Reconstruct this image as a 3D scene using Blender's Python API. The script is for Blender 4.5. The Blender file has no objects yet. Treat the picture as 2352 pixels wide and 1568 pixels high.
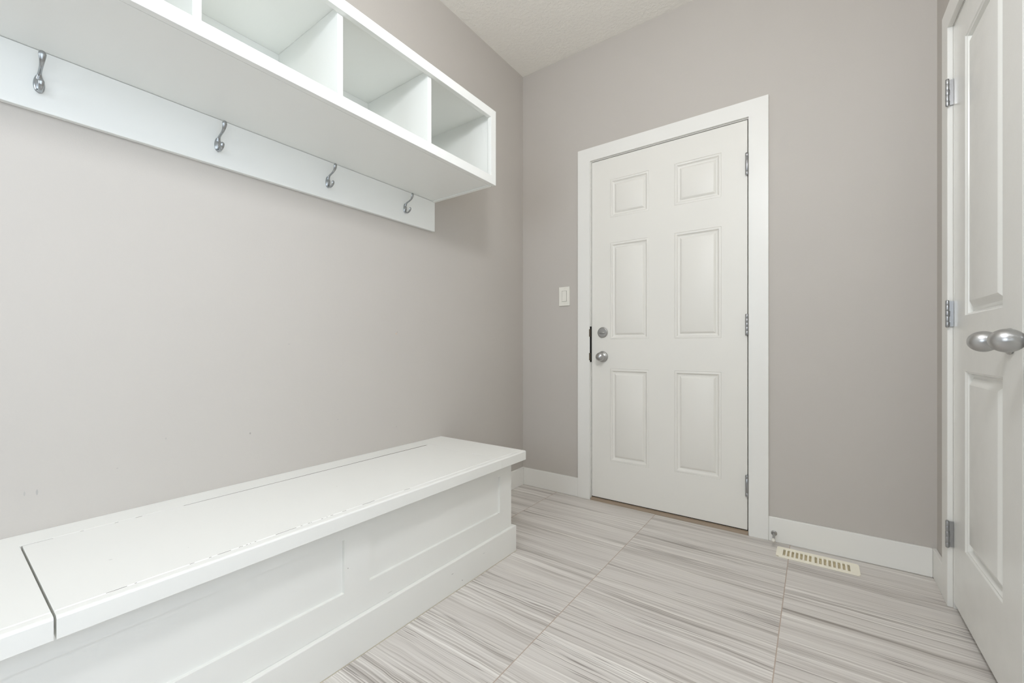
import bpy, bmesh, math, random
from math import pi, sin, cos, radians
from mathutils import Vector, Matrix
random.seed(4)
S = bpy.context.scene
COL = S.collection

# ------------------------------------------------------------------ materials
def lin(r, g, b):
    f = lambda c: (c/255/12.92) if c/255 <= .04045 else ((c/255+.055)/1.055)**2.4
    return (f(r), f(g), f(b), 1)

class NT:
    def __init__(s, name):
        s.m = bpy.data.materials.new(name); s.m.use_nodes = True
        s.t = s.m.node_tree; s.n = s.t.nodes; s.l = s.t.links
        s.b = s.n['Principled BSDF']
    def node(s, typ, **kw):
        n = s.n.new(typ)
        for k, v in kw.items():
            if k.startswith('_'): setattr(n, k[1:], v)
        return n
    def set(s, sock, v):
        if isinstance(v, bpy.types.NodeSocket): s.l.new(v, sock)
        else: sock.default_value = v
    def math(s, op, a, b=0.0, c=0.0, clamp=False):
        n = s.n.new('ShaderNodeMath'); n.operation = op; n.use_clamp = clamp
        s.set(n.inputs[0], a); s.set(n.inputs[1], b); s.set(n.inputs[2], c)
        return n.outputs[0]
    def comb(s, x, y, z):
        n = s.n.new('ShaderNodeCombineXYZ')
        for i, v in enumerate((x, y, z)): s.set(n.inputs[i], v)
        return n.outputs[0]
    def pos(s):
        n = s.n.new('ShaderNodeNewGeometry'); q = s.n.new('ShaderNodeSeparateXYZ')
        s.l.new(n.outputs['Position'], q.inputs[0])
        return n.outputs['Position'], q.outputs[0], q.outputs[1], q.outputs[2]
    def noise(s, vec, scale, detail=2.0, rough=.5, dist=0.0):
        n = s.n.new('ShaderNodeTexNoise'); s.set(n.inputs['Vector'], vec)
        n.inputs['Scale'].default_value = scale; n.inputs['Detail'].default_value = detail
        n.inputs['Roughness'].default_value = rough; n.inputs['Distortion'].default_value = dist
        return n.outputs['Fac']
    def mix(s, f, a, b, blend='MIX'):
        n = s.n.new('ShaderNodeMix'); n.data_type = 'RGBA'; n.blend_type = blend
        s.set(n.inputs[0], f); s.set(n.inputs[6], a); s.set(n.inputs[7], b)
        return n.outputs[2]
    def ramp(s, fac, stops):
        n = s.n.new('ShaderNodeValToRGB'); s.set(n.inputs[0], fac)
        e = n.color_ramp.elements
        while len(e) < len(stops): e.new(.5)
        for i, (p, c) in enumerate(stops): e[i].position = p; e[i].color = c
        return n.outputs[0]
    def smooth(s, v, a, b):
        n = s.n.new('ShaderNodeMapRange'); n.interpolation_type = 'SMOOTHSTEP'
        s.set(n.inputs[0], v); n.inputs[1].default_value = a; n.inputs[2].default_value = b
        return n.outputs[0]
    def bump(s, h, dist, strength=1.0):
        n = s.n.new('ShaderNodeBump'); n.inputs['Strength'].default_value = strength
        n.inputs['Distance'].default_value = dist; s.set(n.inputs['Height'], h)
        s.l.new(n.outputs[0], s.b.inputs['Normal'])
    def base(s, c, rough=.5, metal=0.0, spec=None):
        s.set(s.b.inputs['Base Color'], c); s.set(s.b.inputs['Roughness'], rough)
        s.b.inputs['Metallic'].default_value = metal
        if spec is not None: s.b.inputs['Specular IOR Level'].default_value = spec
    # a mark: an elliptical blob around (a0,b0) in two of the world axes
    def blob(s, A, B, a0, b0, ra, rb, soft=.6):
        u = s.math('DIVIDE', s.math('SUBTRACT', A, a0), ra)
        v = s.math('DIVIDE', s.math('SUBTRACT', B, b0), rb)
        d = s.math('SQRT', s.math('ADD', s.math('MULTIPLY', u, u), s.math('MULTIPLY', v, v)))
        n = s.smooth(d, 1.0, soft)
        return n

WALLC = lin(198, 192, 189)
def wall_mat(name, marks=False):
    m = NT(name); p, x, y, z = m.pos()
    n1 = m.noise(p, 2.2, 3)
    c = m.mix(n1, lin(190, 185, 179), lin(194, 189, 183))
    if marks:
        for (a, b, ra, rb, col, st) in ((-1.061, .983, .006, .004, lin(205, 180, 160), .8), (-1.055, .991, .002, .003, lin(150, 130, 120), .6),
                                (-1.694, .617, .0035, .0045, lin(150, 145, 140), .7), (-2.192, .549, .0025, .009, lin(158, 156, 155), .6),
                                (-2.213, .551, .002, .007, lin(165, 163, 160), .5), (-1.36, .62, .004, .002, lin(165, 160, 158), .6),
                                (-1.93, .64, .002, .004, lin(160, 158, 155), .5), (-2.04, .575, .003, .0015, lin(165, 160, 158), .6),
                                (-1.56, .93, .006, .003, lin(176, 171, 168), .6), (-1.06, .545, .002, .005, lin(160, 155, 152), .5)):
            k = m.blob(y, z, a, b, ra, rb)
            c = m.mix(m.math('MULTIPLY', k, st), c, col)
    m.base(c, .62, spec=.35)
    h = m.math('ADD', m.noise(p, 260, 3, .6), m.math('MULTIPLY', m.noise(p, 60, 2), .6))
    m.bump(h, .0006, .35)
    return m.m
def ceil_mat():
    m = NT('ceiling_paint'); p, x, y, z = m.pos()
    m.base(lin(240, 237, 231), .8, spec=.2)
    a = m.smooth(m.noise(p, 55, 3, .55), .42, .62)
    h = m.math('ADD', a, m.math('MULTIPLY', m.noise(p, 190, 2), .4))
    m.bump(h, .0020, .4)
    return m.m
def trim_mat(name, col, rough=.33, grime=0.0):
    m = NT(name); p, x, y, z = m.pos()
    n1 = m.noise(p, 3.0, 3)
    d = tuple(v*.975 for v in col[:3])+(1,)
    m.base(m.mix(n1, d, col), m.math('ADD', m.math('MULTIPLY', m.noise(p, 14, 3), .1), rough-.05), spec=.5)
    m.bump(m.noise(p, 170, 2), .0003, .25)
    return m.m
def bench_mat():
    # painted bench: chips along the lid joints, scuffs on the plinth
    m = NT('bench_paint'); p, x, y, z = m.pos()
    col = lin(236, 236, 232)
    c = m.mix(m.noise(p, 3.0, 3), tuple(v*.975 for v in col[:3])+(1,), col)
    top = m.math('GREATER_THAN', z, .4495)
    onlid = m.math('MULTIPLY', m.math('GREATER_THAN', y, -2.2255), m.math('LESS_THAN', y, -1.42))
    wob = m.math('MULTIPLY', m.math('SUBTRACT', m.noise(m.comb(0.0, y, 0.0), 30, 2), .5), .0022)
    dx = m.math('ABSOLUTE', m.math('SUBTRACT', m.math('ADD', x, wob), .5135))
    crack = m.math('LESS_THAN', dx, .00042)
    brk = m.math('GREATER_THAN', m.noise(m.comb(0.0, y, 3.0), 9, 4, .7), .515)
    k = m.math('MULTIPLY', m.math('MULTIPLY', crack, brk), m.math('MULTIPLY', top, onlid))
    c = m.mix(k, c, lin(112, 106, 99))
    front = m.math('GREATER_THAN', x, .48)
    for (a, b, ra, rb, colr, st) in ((-1.21, .073, .007, .0010, lin(120, 118, 115), .7), (-1.156, .026, .003, .0018, lin(100, 98, 96), .8),
                                 (-1.026, .078, .008, .0009, lin(165, 163, 160), .6), (-1.632, .268, .0016, .0018, lin(120, 115, 110), .8),
                                 (-1.481, .127, .012, .0008, lin(175, 171, 165), .6), (-.905, .20, .0015, .005, lin(160, 152, 140), .5),
                                 (-1.85, .30, .0016, .0016, lin(140, 136, 130), .6)):
        kk = m.math('MULTIPLY', m.math('MULTIPLY', m.blob(y, z, a, b, ra, rb), front), st)
        c = m.mix(kk, c, colr)
    for (a, b, ra, rb, st) in ((.30, -1.55, .0015, .003, .6), (.42, -2.0, .002, .001, .5), (.22, -1.3, .001, .002, .5), (.35, -2.12, .0015, .004, .6), (.25, -1.75, .001, .002, .5)):
        kk = m.math('MULTIPLY', m.math('MULTIPLY', m.blob(x, y, a, b, ra, rb), top), st)
        c = m.mix(kk, c, lin(170, 168, 163))
    m.base(c, m.math('ADD', m.math('MULTIPLY', m.noise(p, 14, 3), .1), .33), spec=.5)
    m.bump(m.noise(p, 150, 2), .0003, .25)
    return m.m
def metal_mat(name, col, rough, aniso=0.0):
    m = NT(name); p, x, y, z = m.pos()
    m.base(m.mix(m.noise(p, 40, 2), tuple(v*.97 for v in col[:3])+(1,), col), rough, 1.0)
    return m.m
def plain(name, col, rough=.5, spec=.5):
    m = NT(name); p, x, y, z = m.pos()
    m.base(m.mix(m.noise(p, 20, 2), tuple(v*.95 for v in col[:3])+(1,), col), rough, spec=spec)
    return m.m
TX0, TW, TY0, TH = .89, .62, -.82, .307
def floor_mat():
    m = NT('striped_porcelain_tile'); p, x, y, z = m.pos()
    u = m.math('DIVIDE', m.math('SUBTRACT', x, TX0), TW)
    v = m.math('DIVIDE', m.math('SUBTRACT', y, TY0), TH)
    cu = m.math('FLOOR', u); cv = m.math('FLOOR', v)
    fu = m.math('ABSOLUTE', m.math('SUBTRACT', m.math('SUBTRACT', u, cu), .5))
    fv = m.math('ABSOLUTE', m.math('SUBTRACT', m.math('SUBTRACT', v, cv), .5))
    w = m.n.new('ShaderNodeTexWhiteNoise'); w.noise_dimensions = '2D'
    m.l.new(m.comb(cu, cv, 0.0), w.inputs['Vector']); r = w.outputs['Value']
    ox = m.math('MULTIPLY', r, 37.0); oy = m.math('MULTIPLY', cv, 5.3)
    X = m.math('ADD', x, ox); Y = m.math('ADD', y, m.math('ADD', oy, m.math('MULTIPLY', r, 13.0)))
    # slow waviness of the veins, and a slight common slant
    wav = m.math('MULTIPLY', m.math('SUBTRACT', m.noise(m.comb(m.math('MULTIPLY', X, 3.0), m.math('MULTIPLY', Y, 6.0), 0.0), 1.0, 2), .5), .022)
    wav2 = m.math('MULTIPLY', m.math('SUBTRACT', m.noise(m.comb(m.math('MULTIPLY', X, 11.0), m.math('MULTIPLY', Y, 22.0), 2.0), 1.0, 2), .5), .006)
    YY = m.math('ADD', Y, m.math('ADD', wav, wav2))
    def streak(sx, sy, zz, det=2.0, ro=.5):
        return m.noise(m.comb(m.math('MULTIPLY', X, sx), m.math('MULTIPLY', YY, sy), zz), 1.0, det, ro)
    broad = streak(.8, 17.0, 0.0, 2)
    mid = streak(1.0, 88.0, 4.0, 3, .62)
    fine = streak(1.6, 230.0, 8.0, 2, .6)
    hair = streak(1.2, 150.0, 12.0, 1)
    f0 = m.math('ADD', m.math('MULTIPLY', broad, .30), m.math('ADD', m.math('MULTIPLY', mid, .44), m.math('MULTIPLY', fine, .26)))
    amp = m.math('ADD', m.math('MULTIPLY', m.smooth(streak(.7, 9.0, 40.0, 2), .38, .64), .95), .45)
    f = m.math('ADD', m.math('MULTIPLY', m.math('SUBTRACT', f0, .5), amp), .505)
    c = m.ramp(f, [(.35, lin(146, 139, 133)), (.425, lin(184, 178, 172)), (.49, lin(207, 202, 197)), (.56, lin(222, 218, 213)), (.65, lin(240, 237, 233))])
    # thin dark veins, gathered in groups
    ridge = m.math('ABSOLUTE', m.math('SUBTRACT', hair, .5))
    veins = m.math('MULTIPLY', m.smooth(ridge, .030, .006), m.smooth(streak(.8, 13.0, 20.0, 2), .50, .60))
    c = m.mix(m.math('MULTIPLY', veins, .85), c, lin(134, 126, 121))
    ridge2 = m.math('ABSOLUTE', m.math('SUBTRACT', streak(1.0, 120.0, 31.0, 1), .5))
    pale = m.math('MULTIPLY', m.smooth(ridge2, .024, .005), m.smooth(streak(.9, 13.0, 22.0, 2), .48, .6))
    c = m.mix(m.math('MULTIPLY', pale, .7), c, lin(232, 228, 221))
    c = m.mix(m.math('MULTIPLY', r, .08), c, lin(182, 175, 169))
    # joints
    jx = m.math('GREATER_THAN', fu, .5-.0016/TW)
    jy = m.math('GREATER_THAN', fv, .5-.0008/TH)
    c = m.mix(m.math('MULTIPLY', jy, .38), c, lin(140, 128, 118))
    c = m.mix(m.math('MULTIPLY', jx, .9), c, m.mix(m.noise(p, 25, 2), lin(172, 152, 138), lin(190, 176, 163)))
    j = m.math('MAXIMUM', jx, jy)
    m.base(c, m.math('ADD', m.math('MULTIPLY', mid, .15), m.math('ADD', m.math('MULTIPLY', j, .3), .34)), spec=.35)
    h = m.math('SUBTRACT', m.math('MULTIPLY', mid, .25), j)
    m.bump(h, .0006, .6)
    return m.m

M = dict(
    wall=wall_mat('grey_wall_paint'), wall_left=wall_mat('grey_wall_paint_marked', True), ceiling=ceil_mat(),
    trim=trim_mat('white_trim_paint', lin(234, 233, 229), .35), door=trim_mat('white_door_paint', lin(230, 228, 222), .42),
    closet=trim_mat('glossy_closet_door_paint', lin(232, 232, 228), .22), cubby=trim_mat('cubby_paint', lin(238, 239, 236), .38), bench=bench_mat(), floor=floor_mat(),
    nickel=metal_mat('satin_nickel', lin(188, 188, 188), .31), hooks=metal_mat('brushed_hook_nickel', lin(172, 175, 177), .25), nickel_dark=metal_mat('worn_nickel', lin(172, 171, 169), .36),
    steel=metal_mat('zinc_steel', lin(172, 173, 175), .30), bronze=metal_mat('tarnished_strike', lin(120, 110, 98), .45),
    dark=plain('dark_gap', lin(22, 20, 18), .8, .2), cream=plain('cream_enamel', lin(250, 245, 228), .4), cream_in=plain('cream_louvre', lin(238, 230, 205), .5),
    rubber=plain('white_rubber', lin(232, 228, 220), .6), switch=plain('switch_plastic', lin(233, 231, 222), .3), sill=plain('taupe_threshold', lin(158, 141, 122), .45),
    caulk=plain('yellowed_caulk', lin(206, 198, 180), .6), raw=plain('bare_fibreboard', lin(96, 74, 58), .8, .2), duct=plain('dark_duct', lin(60, 55, 50), .6),
)
def glass_mat():
    m = NT('window_glass'); g = m.n.new('ShaderNodeBsdfGlossy'); g.inputs['Roughness'].default_value = .02
    t = m.n.new('ShaderNodeBsdfTransparent'); f = m.n.new('ShaderNodeFresnel'); f.inputs[0].default_value = 1.45
    x = m.n.new('ShaderNodeMixShader'); m.l.new(f.outputs[0], x.inputs[0]); m.l.new(t.outputs[0], x.inputs[1]); m.l.new(g.outputs[0], x.inputs[2])
    m.l.new(x.outputs[0], m.n['Material Output'].inputs[0]); return m.m
M['glass'] = glass_mat()
def emit_mat(name, col, st):
    m = NT(name); m.base(col, .4); m.b.inputs['Emission Color'].default_value = col; m.b.inputs['Emission Strength'].default_value = st; return m.m

# ------------------------------------------------------------------ mesh helpers
class MB:
    def __init__(s): s.bm = bmesh.new()
    def box(s, x0, x1, y0, y1, z0, z1):
        v = [s.bm.verts.new((x, y, z)) for z in (z0, z1) for x, y in ((x0, y0), (x1, y0), (x1, y1), (x0, y1))]
        for f in ((3, 2, 1, 0), (4, 5, 6, 7), (0, 1, 5, 4), (1, 2, 6, 5), (2, 3, 7, 6), (3, 0, 4, 7)): s.bm.faces.new([v[i] for i in f])
        return s
    def prism(s, pts, lo, hi, axis):     # pts in the two other axes, extruded along axis
        def P(a, b, c): return {'x': (c, a, b), 'y': (a, c, b), 'z': (a, b, c)}[axis]
        A = [s.bm.verts.new(P(a, b, lo)) for a, b in pts]; B = [s.bm.verts.new(P(a, b, hi)) for a, b in pts]
        s.bm.faces.new(A); s.bm.faces.new(B[::-1])
        for i in range(len(pts)): j = (i+1) % len(pts); s.bm.faces.new((A[i], A[j], B[j], B[i]))
        return s
    def rings(s, rings, cap=True):
        R = [[s.bm.verts.new(p) for p in r] for r in rings]; n = len(R[0])
        for a, b in zip(R, R[1:]):
            for i in range(n): j = (i+1) % n; s.bm.faces.new((a[i], a[j], b[j], b[i]))
        if cap: s.bm.faces.new(R[0][::-1]); s.bm.faces.new(R[-1])
        return s
    def lathe(s, prof, o, ax, seg=40):   # prof: (distance along axis, radius)
        ax = Vector(ax).normalized(); t = Vector((0, 0, 1)) if abs(ax.z) < .9 else Vector((1, 0, 0))
        a = ax.cross(t).normalized(); b = ax.cross(a); o = Vector(o)
        return s.rings([[o+ax*d+(a*cos(2*pi*k/seg)+b*sin(2*pi*k/seg))*max(r, .00005) for k in range(seg)] for d, r in prof])
    def sweep(s, pts, seg=20):           # pts: (x, z, half thickness in plane, half width along y) about y=0
        R = []
        for i, (x, z, a, b) in enumerate(pts):
            p, q = pts[max(i-1, 0)], pts[min(i+1, len(pts)-1)]
            t = Vector((q[0]-p[0], 0, q[1]-p[1])).normalized(); n = Vector((t.z, 0, -t.x))
            R.append([Vector((x, 0, z))+n*a*cos(2*pi*k/seg)+Vector((0, 1, 0))*b*sin(2*pi*k/seg) for k in range(seg)])
        return s.rings(R)
    # plate of cells with rectangular holes; mp maps (u, v, w) to world
    def plate(s, us, vs, holes, w0, w1, mp):
        us = sorted(set(round(u, 6) for u in us)); vs = sorted(set(round(v, 6) for v in vs)); V = {}
        def vert(i, j, k):
            if (i, j, k) not in V: V[(i, j, k)] = s.bm.verts.new(mp(us[i], vs[j], (w0, w1)[k]))
            return V[(i, j, k)]
        def solid(i, j):
            if i < 0 or j < 0 or i >= len(us)-1 or j >= len(vs)-1: return False
            cu, cv = (us[i]+us[i+1])/2, (vs[j]+vs[j+1])/2
            return not any(a < cu < b and c < cv < d for a, b, c, d in holes)
        for i in range(len(us)-1):
            for j in range(len(vs)-1):
                if not solid(i, j): continue
                for k in (0, 1): s.bm.faces.new([vert(i, j, k), vert(i+1, j, k), vert(i+1, j+1, k), vert(i, j+1, k)])
                for (di, dj, a, b) in ((-1, 0, (i, j), (i, j+1)), (1, 0, (i+1, j), (i+1, j+1)), (0, -1, (i, j), (i+1, j)), (0, 1, (i, j+1), (i+1, j+1))):
                    if not solid(i+di, j+dj): s.bm.faces.new([vert(*a, 0), vert(*b, 0), vert(*b, 1), vert(*a, 1)])
        return s
    # slab with moulded panels on its front (w=0); profile: (inset, w)
    def slab(s, u0, u1, v0, v1, panels, prof, thick, mp):
        us = sorted({u0, u1} | {p[0] for p in panels} | {p[1] for p in panels}); vs = sorted({v0, v1} | {p[2] for p in panels} | {p[3] for p in panels}); V = {}
        def vert(u, v, w):
            k = (round(u, 6), round(v, 6), round(w, 6))
            if k not in V: V[k] = s.bm.verts.new(mp(u, v, w))
            return V[k]
        for i in range(len(us)-1):
            for j in range(len(vs)-1):
                cu, cv = (us[i]+us[i+1])/2, (vs[j]+vs[j+1])/2
                if any(a < cu < b and c < cv < d for a, b, c, d in panels): continue
                s.bm.faces.new([vert(us[i], vs[j], 0), vert(us[i+1], vs[j], 0), vert(us[i+1], vs[j+1], 0), vert(us[i], vs[j+1], 0)])
        for a, b, c, d in panels:
            ub = [u for u in us if a <= u <= b]; vb = [v for v in vs if c <= v <= d]
            prev = None
            for k, (q, w) in enumerate(prof):
                ql, qr, qb, qt = q if isinstance(q, tuple) else (q,)*4
                loop = [vert(a+ql, c+qb, w), vert(b-qr, c+qb, w), vert(b-qr, d-qt, w), vert(a+ql, d-qt, w)]
                if prev:
                    for i in range(4): j = (i+1) % 4; s.bm.faces.new((prev[i], prev[j], loop[j], loop[i]))
                prev = loop
            s.bm.faces.new(prev)
        B = [vert(u0, v0, -thick), vert(u1, v0, -thick), vert(u1, v1, -thick), vert(u0, v1, -thick)]
        s.bm.faces.new(B)
        for side in ([(u, v0) for u in us], [(u, v1) for u in us], [(u0, v) for v in vs], [(u1, v) for v in vs]):
            s.bm.faces.new([vert(u, v, 0) for u, v in side]+[vert(side[-1][0], side[-1][1], -thick), vert(side[0][0], side[0][1], -thick)])
        return s
    def move(s, v): bmesh.ops.translate(s.bm, verts=s.bm.verts[:], vec=v); return s
    def build(s, name, mat, parent=None, bevel=0.0, seg=2, smooth=False, merge=False):
        if merge: bmesh.ops.remove_doubles(s.bm, verts=s.bm.verts[:], dist=1e-5)
        bmesh.ops.recalc_face_normals(s.bm, faces=s.bm.faces[:])
        me = bpy.data.meshes.new(name); s.bm.to_mesh(me); s.bm.free(); me.materials.append(mat)
        o = bpy.data.objects.new(name, me); COL.objects.link(o)
        if smooth:
            for p in me.polygons: p.use_smooth = True
        if bevel:
            b = o.modifiers.new('bevel', 'BEVEL'); b.width = bevel; b.segments = seg; b.limit_method = 'ANGLE'; b.angle_limit = radians(40)
            b.harden_normals = True
            for p in me.polygons: p.use_smooth = True
        if parent is not None:
            o.parent = parent; o.matrix_parent_inverse = Matrix.Translation(-Vector(parent.location))
            o.location = (0, 0, 0)
        return o

def catmull(P, n=6):
    out = []
    for i in range(len(P)-1):
        p0, p1, p2, p3 = P[max(i-1, 0)], P[i], P[i+1], P[min(i+2, len(P)-1)]
        for k in range(n):
            t = k/n
            out.append(tuple(.5*((2*b)+(c_-a)*t+(2*a-5*b+4*c_-d_)*t*t+(3*b-a-3*c_+d_)*t**3) for a, b, c_, d_ in zip(p0, p1, p2, p3)))
    out.append(P[-1]); return out
def thing(name, loc, label, cat, group=None):
    o = bpy.data.objects.new(name, None); COL.objects.link(o); o.location = loc; o.empty_display_size = .05
    o['label'] = label; o['category'] = cat
    if group: o['group'] = group
    return o
def tag(o, label, cat=None, kind=None):
    o['label'] = label
    if cat: o['category'] = cat
    if kind: o['kind'] = kind
    return o
def struct(name, loc, label, cat):
    o = thing(name, loc, label, cat); o['kind'] = 'structure'; return o

# world axis maps
FLOORMAP = lambda u, v, w: (u, v, w)                      # u=x v=y w=z
BACKMAP = lambda u, v, w: (u, w, v)                       # u=x v=z w=y
SIDEMAP = lambda u, v, w: (w, u, v)                       # u=y v=z w=x

H, W, Y0 = 2.746, 2.0, -4.3      # ceiling height, room width, rear wall
T = .14
# ------------------------------------------------------------------ shell
VX0, VX1, VY0, VY1 = 1.478, 1.738, -.160, -.078           # duct opening in the floor
f = MB().plate([0-T, VX0, VX1, W+.75], [Y0-T, VY0, VY1, T], [(VX0, VX1, VY0, VY1)], -.10, 0, FLOORMAP).build('floor', M['floor'])
tag(f, 'pale grey striped porcelain tile floor', 'floor', 'structure')
tag(MB().box(-T, W+.75, Y0-T, T, H, H+.12).build('ceiling', M['ceiling']), 'off-white textured ceiling above the grey walls', 'ceiling', 'structure')
tag(MB().box(-T, 0, Y0-T, T, 0, H).build('wall_left', M['wall_left']), 'light grey painted wall behind the bench and cubby shelf', 'wall', 'structure')
DX0, DX1, DZ = .499, 1.341, 2.044                         # rear door opening
tag(MB().plate([0, DX0, DX1, W], [0, DZ, H], [(DX0, DX1, 0, DZ)], 0, T, BACKMAP).build('wall_back', M['wall']), 'light grey painted wall around the six panel door', 'wall', 'structure')
CY0, CY1, CZ = -1.468, -.242, 2.050                       # closet opening in the right wall
RY0, RY1, RZ0, RZ1 = -3.75, -1.90, .30, 2.25             # added window opening in the right wall, brightens left wall and cubby front
tag(MB().plate([Y0-T, RY0, RY1, CY0, CY1, T], [0, RZ0, CZ, RZ1, H], [(CY0, CY1, 0, CZ), (RY0, RY1, RZ0, RZ1)], W, W+.12, SIDEMAP).build('wall_right', M['wall']), 'grey painted wall holding the closet double doors', 'wall', 'structure')
WX0, WX1, WZ0, WZ1 = .35, 1.55, .90, 2.20
tag(MB().plate([0, WX0, WX1, W], [0, WZ0, WZ1, H], [(WX0, WX1, WZ0, WZ1)], Y0-T, Y0, BACKMAP).build('wall_front', M['wall']), 'grey wall with the large window behind the camera', 'wall', 'structure')
c = MB()
c.box(W+.70, W+.75, CY0-.1, CY1+.1, 0, H).box(W+.12, W+.70, CY0-.1, CY0-.05, 0, H).box(W+.12, W+.70, CY1+.05, CY1+.1, 0, H)
tag(c.build('wall_closet', M['wall']), 'grey walls inside the closet behind the double doors', 'wall', 'structure')

# baseboards
BH, BT = .115, .014
def bb(name, parts, lab):
    m = MB()
    for p in parts: m.box(*p)
    tag(m.build(name, M['trim'], bevel=.003), lab, 'baseboard', 'structure')
bb('baseboard_left', [(0, BT, -.7955, 0, 0, BH), (0, BT, Y0, -2.407, 0, BH)], 'short white baseboard in the corner beyond the bench end')
bb('baseboard_back', [(BT, .418, -BT, 0, 0, BH), (1.4245, W-BT, -BT, 0, 0, BH)], 'white baseboard along the wall either side of the door')
bb('baseboard_right', [(W-BT, W, -.163, 0, 0, BH), (W-BT, W, Y0, -1.547, 0, BH)], 'short white baseboard between wall corner and closet casing')
bb('baseboard_front', [(BT, W-BT, Y0, Y0+BT, 0, BH)], 'white baseboard beneath the window behind the camera')

# ------------------------------------------------------------------ back door casing, jamb, threshold
tr = struct('trim_1', (.92, 0, 0), 'white flat casing around the six panel door', 'door casing')
MB().plate([.418, .499, 1.341, 1.4245], [0, 2.044, 2.124], [(.499, 1.341, -.1, 2.044)], -BT, 0, BACKMAP).build('casing', M['trim'], tr, bevel=.0015)
MB().plate([.499, .5025, 1.3385, 1.341], [0, 2.040, 2.044], [(.5025, 1.3385, -.1, 2.040)], .0, T, BACKMAP).build('jamb', M['trim'], tr)
MB().plate([.5025, .5145, 1.3265, 1.3385], [0.02, 2.027, 2.040], [(.5145, 1.3265, -.1, 2.027)], .0475, .075, BACKMAP).build('door_stop_strip', M['trim'], tr)
MB().box(.499, .5035, -.0125, .0005, .832, 1.046).build('strike_backing', M['dark'], tr)
for z0, z1 in ((.984, 1.030), (.842, .886)):
    tag(MB().box(.4945, .5035, -.0165, .0006, z0, z1).build('strike_plate', M['bronze'], tr, bevel=.0012), 'tarnished metal strike plate lip')
th = struct('trim_2', (.92, 0, 0), 'taupe threshold strip under the six panel door', 'threshold')
MB().prism([(-.012, 0), (-.010, .011), (.004, .0165), (T, .0165), (T, 0)], .5025, 1.3385, 'x').build('sill', M['sill'], th, bevel=.001)
MB().box(.5025, 1.3385, .006, .044, .0167, .0205).build('door_sweep', M['dark'], th)

# ------------------------------------------------------------------ back door (door_1)
d1 = struct('door_1', (1.337, .02, .02), 'white six panel entry door with nickel knob and deadbolt', 'door')
PZ = ((1.682, 1.907), (.966, 1.534), (.248, .793)); PX = ((.622, .850), (.988, 1.218))
prof6 = [(0, 0), (.0010, -.0022), (.0026, -.0006), (.0085, .0004), (.0120, -.0008), (.0140, -.0048), (.0190, -.0085), (.0235, -.0098), (.0270, -.0098), (.0278, -.0085), (.0365, -.0026), (.0395, -.0016), (.0410, -.0010)]
MB().slab(.506, 1.3345, .022, 2.036, [(a, b, c_, d_) for a, b in PX for c_, d_ in PZ], prof6, .044, lambda u, v, w: (u, .0-w, v)).build('door_slab', M['door'], d1, bevel=.0006, seg=1)
def hinge_v(parent, x, y, z0, z1, r, knuckles, wings, name='hinge', mat='steel'):
    m = MB(); L = z1-z0; g = .0007
    cuts = knuckles
    for a, b in cuts: m.lathe([(0, r*.97), (.0003, r), ((b-a)*L-g-.0003, r), ((b-a)*L-g, r*.97)], (x, y, z0+a*L), (0, 0, 1), 20)
    m.lathe([(0, r*.9), (L-.001, r*.9)], (x, y, z0+.0005), (0, 0, 1), 16)
    m.lathe([(0, r*.95), (.002, r*.9), (.004, r*.3)], (x, y, z1), (0, 0, 1), 20)
    m.lathe([(0, r*.95), (.002, r*.9), (.004, r*.3)], (x, y, z0), (0, 0, -1), 20)
    for w in wings: m.box(*w)
    return m.build(name, M[mat], parent, bevel=.0003, seg=1)
K5 = [(0, .2), (.2, .4), (.4, .6), (.6, .8), (.8, 1)]; K3 = [(0, .16), (.16, .86), (.86, 1)]; KC = [(0, .17), (.17, .40), (.40, .60), (.60, .83), (.83, 1)]
for z0, z1, K in ((1.766, 1.869, K3), (.979, 1.080, K5), (.190, .291, K3)):
    h = hinge_v(d1, 1.3335, -.0085, z0, z1, .0078, K, [(1.333, 1.3372, -.008, .03, z0, z1)])
    tag(h, 'steel spring hinge barrel' if K is K3 else 'steel butt hinge barrel')
# deadbolt
db = MB().lathe([(0, .0305), (.004, .0312), (.007, .030), (.0095, .0265), (.0100, .0)], (.577, -.0002, 1.008), (0, -1, 0), 48).build('deadbolt', M['nickel_dark'], d1, smooth=False, bevel=0)
tw = MB(); R = []
for k, (px_, hz, hy) in enumerate(((-.0205, .0012, .002), (-.018, .0035, .005), (-.010, .0052, .0075), (0, .0058, .0085), (.010, .0052, .0075), (.018, .0035, .005), (.0205, .0012, .002))):
    R.append([(.577+px_, -.013+hy*cos(2*pi*i/20), 1.006+hz*sin(2*pi*i/20)) for i in range(20)])
tt = tw.rings(R).build('thumb_turn', M['nickel'], db, smooth=True)
tt.matrix_parent_inverse = Matrix.Identity(4)
# round knob
kb = MB().lathe([(0, .0325), (.003, .033), (.006, .0315), (.0095, .0275), (.010, .0265), (.0125, .025), (.016, .017), (.018, .013), (.021, .0118)]+[tuple(q) for q in catmull([(.023, .0125)]+[(.0425-.0215*cos(a), .0258*sin(a)) for a in [pi*(.18+.82*k/12) for k in range(13)]], 3)][:-1]+[(.0645, 0)], (.577, -.0002, .864), (0, -1, 0), 56)
kb = kb.build('door_knob', M['nickel'], d1, smooth=True)
lb = MB().lathe([(0, .0022), (.004, .0022), (.0045, .001)], (.5935, -.0085, .864), (0, -1, 0), 16).build('lock_button', M['dark'], kb); lb.matrix_parent_inverse = Matrix.Identity(4)

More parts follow.
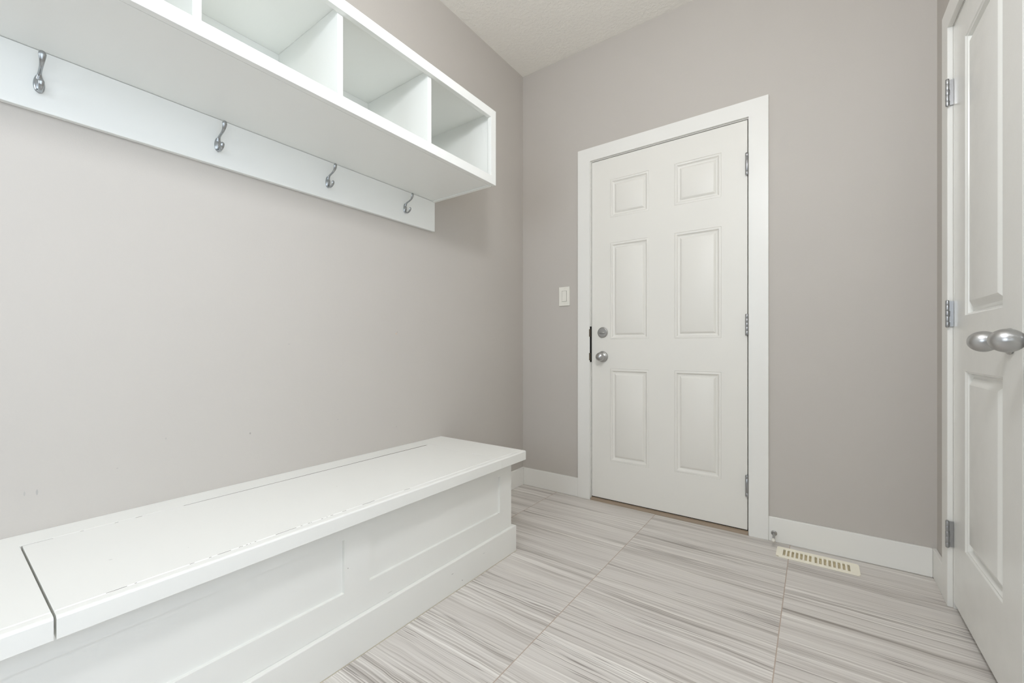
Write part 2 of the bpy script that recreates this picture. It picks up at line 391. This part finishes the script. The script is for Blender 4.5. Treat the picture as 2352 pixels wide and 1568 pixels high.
# ------------------------------------------------------------------ closet double doors in the right wall
tr3 = struct('trim_3', (W, -.855, 0), 'white casing around the closet double doors', 'door casing')
MB().plate([-1.547, CY0, CY1, -.163], [0, CZ, 2.128], [(CY0, CY1, -.1, CZ)], W-.015, W, SIDEMAP).build('casing', M['trim'], tr3, bevel=.0018)
MB().plate([CY0, CY0+.003, CY1-.003, CY1], [0, CZ-.003, CZ], [(CY0+.003, CY1-.003, -.1, CZ-.003)], W, W+.12, SIDEMAP).build('jamb', M['trim'], tr3)
MB().plate([CY0+.003, CY0+.015, CY1-.015, CY1-.003], [0, CZ-.015, CZ-.003], [(CY0+.015, CY1-.015, -.1, CZ-.015)], W+.038, W+.06, SIDEMAP).build('door_stop_strip', M['trim'], tr3)
prof2 = [(0, 0), (.0012, -.0012), (.0030, -.0040), (.0060, -.0050), (.0072, -.0100), (.0110, -.0165), (.0145, -.0172), (.0230, -.0138), (.0350, -.0060), (.0420, -.0018), (.0455, -.0012)]
def closet_leaf(name, ya, yb, hinge_y, knob_y, lab, knob_dy):
    d = struct(name, (W, hinge_y, .022), lab, 'door')
    lo, hi = ya, yb
    if hinge_y > knob_y: pa, pb = hi-.475, hi-.136
    else: pa, pb = lo+.136, lo+.475
    MB().slab(lo, hi, .022, 2.043, [(pa, pb, .252, .840), (pa, pb, 1.0215, 1.930)], prof2, .035, lambda u, v, w: (W+.0005-w, u, v)).build('door_slab', M['closet'], d, bevel=.0012, seg=2)
    s = 1 if hinge_y > knob_y else -1
    for z0, z1 in ((1.771, 1.861), (.991, 1.081), (.215, .305)):
        yy = hinge_y+.0025*s
        h = hinge_v(d, W-.0165, yy-.0065*s, z0, z1, .0052, KC, [(W-.0095, W, min(yy-.0045*s, yy-.0025*s), max(yy-.0045*s, yy-.0025*s), z0, z1)]+[(W-.0150, W-.0090, min(yy-.0045*s, yy-.0025*s), max(yy-.0045*s, yy-.0025*s), z0+a*(z1-z0)+.0004, z0+b*(z1-z0)-.0004) for a, b in (KC[1], KC[3], KC[4])], mat='steel')
        tag(h, 'zinc butt hinge with visible leaf')
    kb = MB().lathe([(0, .0325), (.002, .033), (.005, .0325), (.008, .0285), (.0095, .020), (.0105, .0125)]+[tuple(q) for q in catmull([(.013, .0108), (.0155, .0110), (.0185, .0132)]+[(.0462-.0300*cos(a), .0266*sin(a)) for a in [pi*(.21+.79*k/14) for k in range(15)]], 3)][:-1]+[(.0762, 0)], (W, knob_y, .932), (-1, 0, 0), 64).build('door_knob', M['nickel'], d, smooth=True)
    tag(kb, 'egg shaped satin nickel knob')
    return d
closet_leaf('door_2', -.8535, -.247, -.247, -.780, 'white two panel closet door leaf with three hinges, next to the corner', 0)
closet_leaf('door_3', -1.463, -.8565, -1.463, -.942, 'white two panel closet door leaf nearest the viewer', 0)

# ------------------------------------------------------------------ storage bench
bn = thing('storage_bench', (.25, -1.6, 0), 'long white built-in storage bench with lift-up lid against the left wall', 'bench')
BP = [(-1.558, -.896, .199, .356), (-2.307, -1.644, .199, .356)]
MB().slab(-2.389, -.813, 0, .410, BP, [(0, 0), (.0004, -.0105)], .489, lambda u, v, w: (.49+w, u, v)).build('bench_body', M['bench'], bn)
m = MB().prism([(.001, -.796), (.507, -.796), (.507, -2.406), (.001, -2.406), (.001, -2.3895), (.4905, -2.3895), (.4905, -.8125), (.001, -.8125)], 0, .115, 'z')
m.build('plinth', M['bench'], bn, bevel=.0025)
MB().prism([(.507, -.7965), (.5084, -.7950), (.5084, -2.407), (.507, -2.4055)], 0, .0016, 'z').build('caulk_bead', M['caulk'], bn)
ZT = .451
def nosing(y0, y1, name, parent):
    r = .0035
    pts = [(.5130, .410), (.5385, .410), (.5400, .4115), (.5400, .4462), (.5392, .4482), (.5372, .4500), (.5335, .4508), (.5180, .4508), (.5160, .4496), (.5144, .4496), (.5130, .4506)]
    m = MB()
    A = [m.bm.verts.new((a, y0, b)) for a, b in pts]; B = [m.bm.verts.new((a, y1, b)) for a, b in pts]
    m.bm.faces.new(A); m.bm.faces.new(B[::-1])
    for i in range(len(pts)): j = (i+1) % len(pts); m.bm.faces.new((A[i], A[j], B[j], B[i]))
    return m.build(name, M['bench'], parent)
LY0, LY1, LX = -2.2250, -.9495, .0955
m = MB().prism([(.0005, -.768), (.5128, -.768), (.5128, LY1+.0009), (LX-.0095, LY1+.0009), (LX-.0052, LY0-.0034), (.5128, LY0-.0034), (.5128, -2.434), (.0005, -2.434)], .4101, ZT, 'z')
fr = m.build('top_frame', M['bench'], bn, bevel=.0008)
nosing(-2.434, LY0-.0034, 'nosing', bn); nosing(LY1+.0004, -.768, 'nosing', bn)
ld = MB().box(LX, .5128, LY0, LY1, .431, ZT).build('lid', M['bench'], bn, bevel=.0008)
tag(ld, 'hinged lift-up lid with chipped paint along its joints')
nz = nosing(LY0, LY1, 'lid_nosing', ld); nz.matrix_parent_inverse = Matrix.Identity(4)
raw = MB().prism([(LX-.0094, LY1), (LX-.0085, LY1), (LX-.0042, LY0), (LX-.0051, LY0)], .4103, .4494, 'z').build('raw_edge', M['raw'], bn)
tag(raw, 'bare brown edge showing in the open joint behind the lid')
cs = MB()                                                  # worn caulk left in the back joint of the lid
yy = LY0+.05
while yy < -1.98:
    l = random.uniform(.03, .10); cs.box(LX-.0052, LX-.0001, yy, yy+l, .4450, .4506); yy += l+random.uniform(.004, .03)
cs.build('joint_caulk', M['bench'], bn)

# ------------------------------------------------------------------ wall cubby shelf
cb = thing('cubby_shelf', (.2, -1.6, 1.665), 'white wall-mounted cubby shelf with four open compartments above the coat hooks', 'shelf')
SY1 = -.818; SY0 = SY1-(.036*2+4*.361+3*.019)
ZB, ZTT = 1.665, 2.007
op = []; y = SY1-.036; ydiv = []
for k in range(4):
    op.append((y-.361, y)); y -= .361
    if k < 3: ydiv.append((y-.019, y)); y -= .019
MB().plate([SY0, op[-1][0], SY1-.036, SY1], [ZB, ZB+.038, ZTT-.038, ZTT], [(op[-1][0], SY1-.036, ZB+.038, ZTT-.038)], .387, .407, SIDEMAP).build('face_frame', M['cubby'], cb, bevel=.0015)
MB().box(.0005, .3850, SY0+.012, SY1-.012, ZB+.0008, ZB+.019).build('bottom_panel', M['cubby'], cb, bevel=.0012)
MB().box(.0005, .3868, SY0+.018, SY1-.018, 1.990, ZTT-.0005).build('top_panel', M['cubby'], cb, bevel=.0008)
for a, b in ((SY1-.029, SY1-.010), (SY0+.010, SY0+.029)):
    MB().box(.0183, .3868, a, b, ZB-.004, ZB+.0005).box(.0005, .3868, a, b, ZB+.0005, ZTT-.0008).build('side_panel', M['cubby'], cb, bevel=.0015)
MB().box(.0005, .008, SY0+.03, SY1-.03, ZB+.0195, 1.9895).build('back_panel', M['cubby'], cb)
for a, b in ydiv: MB().box(.0085, .3875, a+.012, b+.012, ZB+.0195, 1.9895).build('divider', M['cubby'], cb, bevel=.0008)

# hook board
hb = MB().box(.0005, .018, SY0, -.829, 1.5125, 1.6648).build('hook_rail', M['cubby'], bevel=.0018)
tag(hb, 'long white board fixed under the cubby shelf, carrying four hooks', 'hook rail')

# ------------------------------------------------------------------ coat hooks
def make_hook(label):
    t = thing('coat_hook', (0, 0, 0), label, 'coat hook', 'coat hooks on the white rail')
    m = MB()
    # oval spoon plate, thickness towards the room
    R = []
    for k in range(13):
        s_ = -1+2*k/12; zz = 1.5800+.0240*s_; q = math.sqrt(max(1-s_*s_, .0))
        wd = .0100*q*(1+.12*-s_)+.0003; dp = .0062*q+.0003
        R.append([Vector((.0180+dp*max(sin(a), 0)+(-.0003 if sin(a) < 0 else 0), wd*cos(a), zz)) for a in [2*pi*i/28 for i in range(28)]])
    m.rings(R)
    up = [(.0205, 1.588, .0030, .0065), (.0235, 1.5955, .0032, .0052), (.0285, 1.6020, .0030, .0040), (.0390, 1.6065, .0030, .0037), (.0530, 1.6110, .0030, .0040), (.0645, 1.6185, .0031, .0050), (.0700, 1.6275, .0034, .0064), (.0716, 1.6335, .0037, .0070), (.0722, 1.6385, .0032, .0058), (.0723, 1.6412, .0018, .0032), (.0723, 1.6420, .0003, .0006)]
    m.sweep(catmull(up))
    lo = [(.0200, 1.5720, .0025, .0050), (.0205, 1.5645, .0030, .0058), (.0260, 1.5590, .0030, .0052), (.0350, 1.5568, .0029, .0042), (.0455, 1.5592, .0029, .0042), (.0530, 1.5655, .0030, .0050), (.0552, 1.5725, .0032, .0056), (.0552, 1.5765, .0026, .0044), (.0551, 1.5785, .0014, .0022), (.0551, 1.5790, .0003, .0005)]
    m.sweep(catmull(lo))
    m.build('hook_body', M['hooks'], t, smooth=True)
    for zz in (1.5725, 1.5910):
        sc = MB().lathe([(0, .0030), (.0012, .0029), (.0019, .0020), (.0021, 0)], (.0236, 0, zz), (1, 0, 0), 18)
        tag(sc.build('screw', M['steel'], t, smooth=True), 'bright round head screw')
    return t
HL = ['satin nickel double coat hook nearest the bench wall end, deepest in the room', 'satin nickel double coat hook, second from the far right end of the white rail',
      'satin nickel double coat hook, second from the left edge of the photo', 'largest satin nickel coat hook, at the far left of the photo']
HL[0] = 'smallest satin nickel coat hook, at the far right end of the white rail'
h0 = make_hook(HL[0]); h0.location = (0, -1.0232, 0)
for k, yv in enumerate((-1.4150, -1.7985, -2.1905)):
    c0 = h0.copy(); COL.objects.link(c0); c0.location = (0, yv, 0); c0['label'] = HL[k+1]
    for ch in h0.children:
        c1 = ch.copy(); COL.objects.link(c1); c1.parent = c0

# ------------------------------------------------------------------ light switch
sw = thing('light_switch', (.3195, 0, 1.242), 'white rocker light switch on the grey wall left of the door', 'light switch')
MB().plate([.282, .3025, .3365, .357], [1.182, 1.2085, 1.2755, 1.301], [(.3025, .3365, 1.2085, 1.2755)], -.0062, -.0002, BACKMAP).build('cover_plate', M['switch'], sw, bevel=.0018, seg=3)
MB().prism([(-.0040, 1.2095), (-.0070, 1.2095), (-.0052, 1.242), (-.0076, 1.2745), (-.0040, 1.2745)], .3035, .3355, 'x').build('rocker', M['switch'], sw, bevel=.0008)
MB().box(.3022, .3368, -.0038, -.0003, 1.2082, 1.2758).build('switch_body', M['duct'], sw)
for zz in (1.2915, 1.1945): MB().lathe([(0, .0026), (.0008, .0024), (.001, 0)], (.3195, -.0062, zz), (0, -1, 0), 16).build('screw', M['switch'], sw)

# ------------------------------------------------------------------ door stop
ds = thing('door_stop', (1.447, -BT, .041), 'small nickel door stop with white rubber tip on the baseboard', 'door stop')
MB().lathe([(0, .0122), (.003, .0122), (.005, .010), (.0055, .0058), (.060, .0050), (.061, .0045)], (1.447, -BT, .041), (.03, -1, -.13), 28).build('stop_rod', M['nickel_dark'], ds, smooth=False)
MB().lathe([(0, .0056), (.001, .0066), (.012, .0066), (.0145, .005), (.015, 0)], (1.447+.0018, -BT-.0600, .041-.0078), (.03, -1, -.13), 24).build('rubber_tip', M['rubber'], ds, smooth=True)

# ------------------------------------------------------------------ floor register
fv = thing('floor_register', (1.608, -.1175, 0), 'cream metal floor vent register beside the baseboard', 'floor vent')
xs = [1.463, 1.7535]; holes = []
for k in range(15):
    xx = 1.4885+.0158*k+(.004 if k > 6 else 0)
    holes.append((xx, xx+.0085, -.1525, -.0865)); xs += [xx, xx+.0085]
m = MB().plate(xs, [-.171, -.1525, -.0865, -.064], holes, .0002, .0042, FLOORMAP)
ed = [e for e in m.bm.edges if all(abs(v.co.x-1.608) > .144 and abs(v.co.y+.1175) > .052 for v in e.verts) and abs(e.verts[0].co.z-e.verts[1].co.z) > .001]
bmesh.ops.bevel(m.bm, geom=ed, offset=.010, segments=5, affect='EDGES', profile=.5)
gr = m.build('grille', M['cream'], fv, bevel=.0010, seg=2)
m = MB()
for a, b, c_, d_ in holes: m.prism([(a-.0006, -.022), (a+.0012, -.022), (a+.0050, -.0005), (a+.0042, .0006), (a+.0030, -.0005)], c_+.016, d_-.002, 'y')
m.build('louvres', M['cream_in'], fv)
MB().plate([VX0+.001, VX0+.002, VX1-.002, VX1-.001], [VY0+.001, VY0+.002, VY1-.002, VY1-.001], [(VX0+.002, VX1-.002, VY0+.002, VY1-.002)], -.095, -.001, FLOORMAP).build('duct_boot', M['cream_in'], fv)
MB().box(VX0+.003, VX1-.003, -.1385, VY1-.003, -.0105, -.0090).build('tray', M['cream_in'], fv)
MB().box(VX0+.003, VX1-.003, VY0+.003, VY1-.003, -.0945, -.030).build('damper', M['dark'], fv)

# ------------------------------------------------------------------ window behind the camera, added window beside it, ceiling light
def window(name, mp, u0, u1, v0, v1, wall_w, out, loc, lab):
    wn = struct(name, loc, lab, 'window'); um = (u0+u1)/2
    MB().plate([u0, u0+.05, um-.03, um+.03, u1-.05, u1], [v0, v0+.05, v1-.05, v1], [(u0+.05, um-.03, v0+.05, v1-.05), (um+.03, u1-.05, v0+.05, v1-.05)], *sorted((wall_w+out*.04, wall_w+out*.10)), mp).build('window_frame', M['trim'], wn, bevel=.002)
    MB().plate([u0-.06, u0, u1, u1+.06], [v0-.06, v0, v1, v1+.06], [(u0, u1, v0, v1)], *sorted((wall_w, wall_w-out*.014)), mp).build('window_casing', M['trim'], wn, bevel=.0015)
    for a, b in ((u0+.05, um-.03), (um+.03, u1-.05)):
        MB().plate([a, b], [v0+.05, v1-.05], [], *sorted((wall_w+out*.069, wall_w+out*.073)), mp).build('pane', M['glass'], wn)
window('window_1', BACKMAP, WX0, WX1, WZ0, WZ1, Y0, -1, ((WX0+WX1)/2, Y0, WZ0), 'white framed window in the wall behind the viewer')
window('added_window_2', SIDEMAP, RY0, RY1, RZ0, RZ1, W, 1, (W, (RY0+RY1)/2, RZ0), 'large white framed window added in the right wall beside the viewer for light')  # unseen side window, added as a light source for the left wall

PW = dict(rear=30.0, right=29.0, lamp=73.0)
DAY = ((.74, .83, .92), (.79, .88, .99))
LAMPC = (.84, .865, .90, 1)
LXY = (1.48, -2.0)
cl = thing('ceiling_light', (LXY[0], LXY[1], H), 'white globe light hanging on a stem above the viewer', 'ceiling light')
MB().lathe([(0, .065), (.012, .066), (.022, .055), (.024, .010), (.420, .009), (.424, .045), (.445, .050), (.446, .0)], (LXY[0], LXY[1], H), (0, 0, -1), 40).build('canopy_and_stem', M['nickel'], cl)
GZ = H-.56
MB().lathe([(-.13*cos(a), .13*sin(a)) for a in [pi*k/24 for k in range(25)]], (LXY[0], LXY[1], GZ), (0, 0, 1), 48).build('globe', emit_mat('lamp_diffuser', LAMPC, PW['lamp']), cl, smooth=True, merge=False)

# ------------------------------------------------------------------ daylight
w = bpy.data.worlds.new('World'); S.world = w; w.use_nodes = True
bg = w.node_tree.nodes['Background']; bg.inputs[0].default_value = (.78, .90, 1.0, 1); bg.inputs[1].default_value = 0.5
def daylight(name, loc, rot, sx, sy, power, col):
    l = bpy.data.lights.new(name, 'AREA'); l.shape = 'RECTANGLE'; l.size = sx; l.size_y = sy; l.energy = power; l.color = col
    o = bpy.data.objects.new(name, l); COL.objects.link(o); o.location = loc; o.rotation_euler = rot
daylight('daylight_rear', ((WX0+WX1)/2, Y0-.20, (WZ0+WZ1)/2), (radians(90), 0, 0), WX1-WX0, WZ1-WZ0, PW['rear'], DAY[0])
daylight('added_daylight_right', (W+.20, (RY0+RY1)/2, (RZ0+RZ1)/2), (radians(90), 0, radians(90)), RY1-RY0, RZ1-RZ0, PW['right'], DAY[1])  # area lamp outside the added side window

# ------------------------------------------------------------------ camera
cam = bpy.data.cameras.new('camera'); co = bpy.data.objects.new('camera', cam); COL.objects.link(co)
cam.sensor_width = 36; cam.lens = 968.86/2352*36; cam.shift_y = 15.23/2352; cam.clip_start = .02
co.location = (1.60553713, -2.35731189, .915); co.rotation_euler = (radians(90), 0, .62355)
S.camera = co
v = S.view_settings; v.view_transform = 'Standard'; v.look = 'None'; v.gamma = 1; v.use_curve_mapping = False; v.exposure = 0.05
S.cycles.max_bounces = 16; S.cycles.diffuse_bounces = 10; S.cycles.glossy_bounces = 6
S.cycles.sample_clamp_indirect = 8
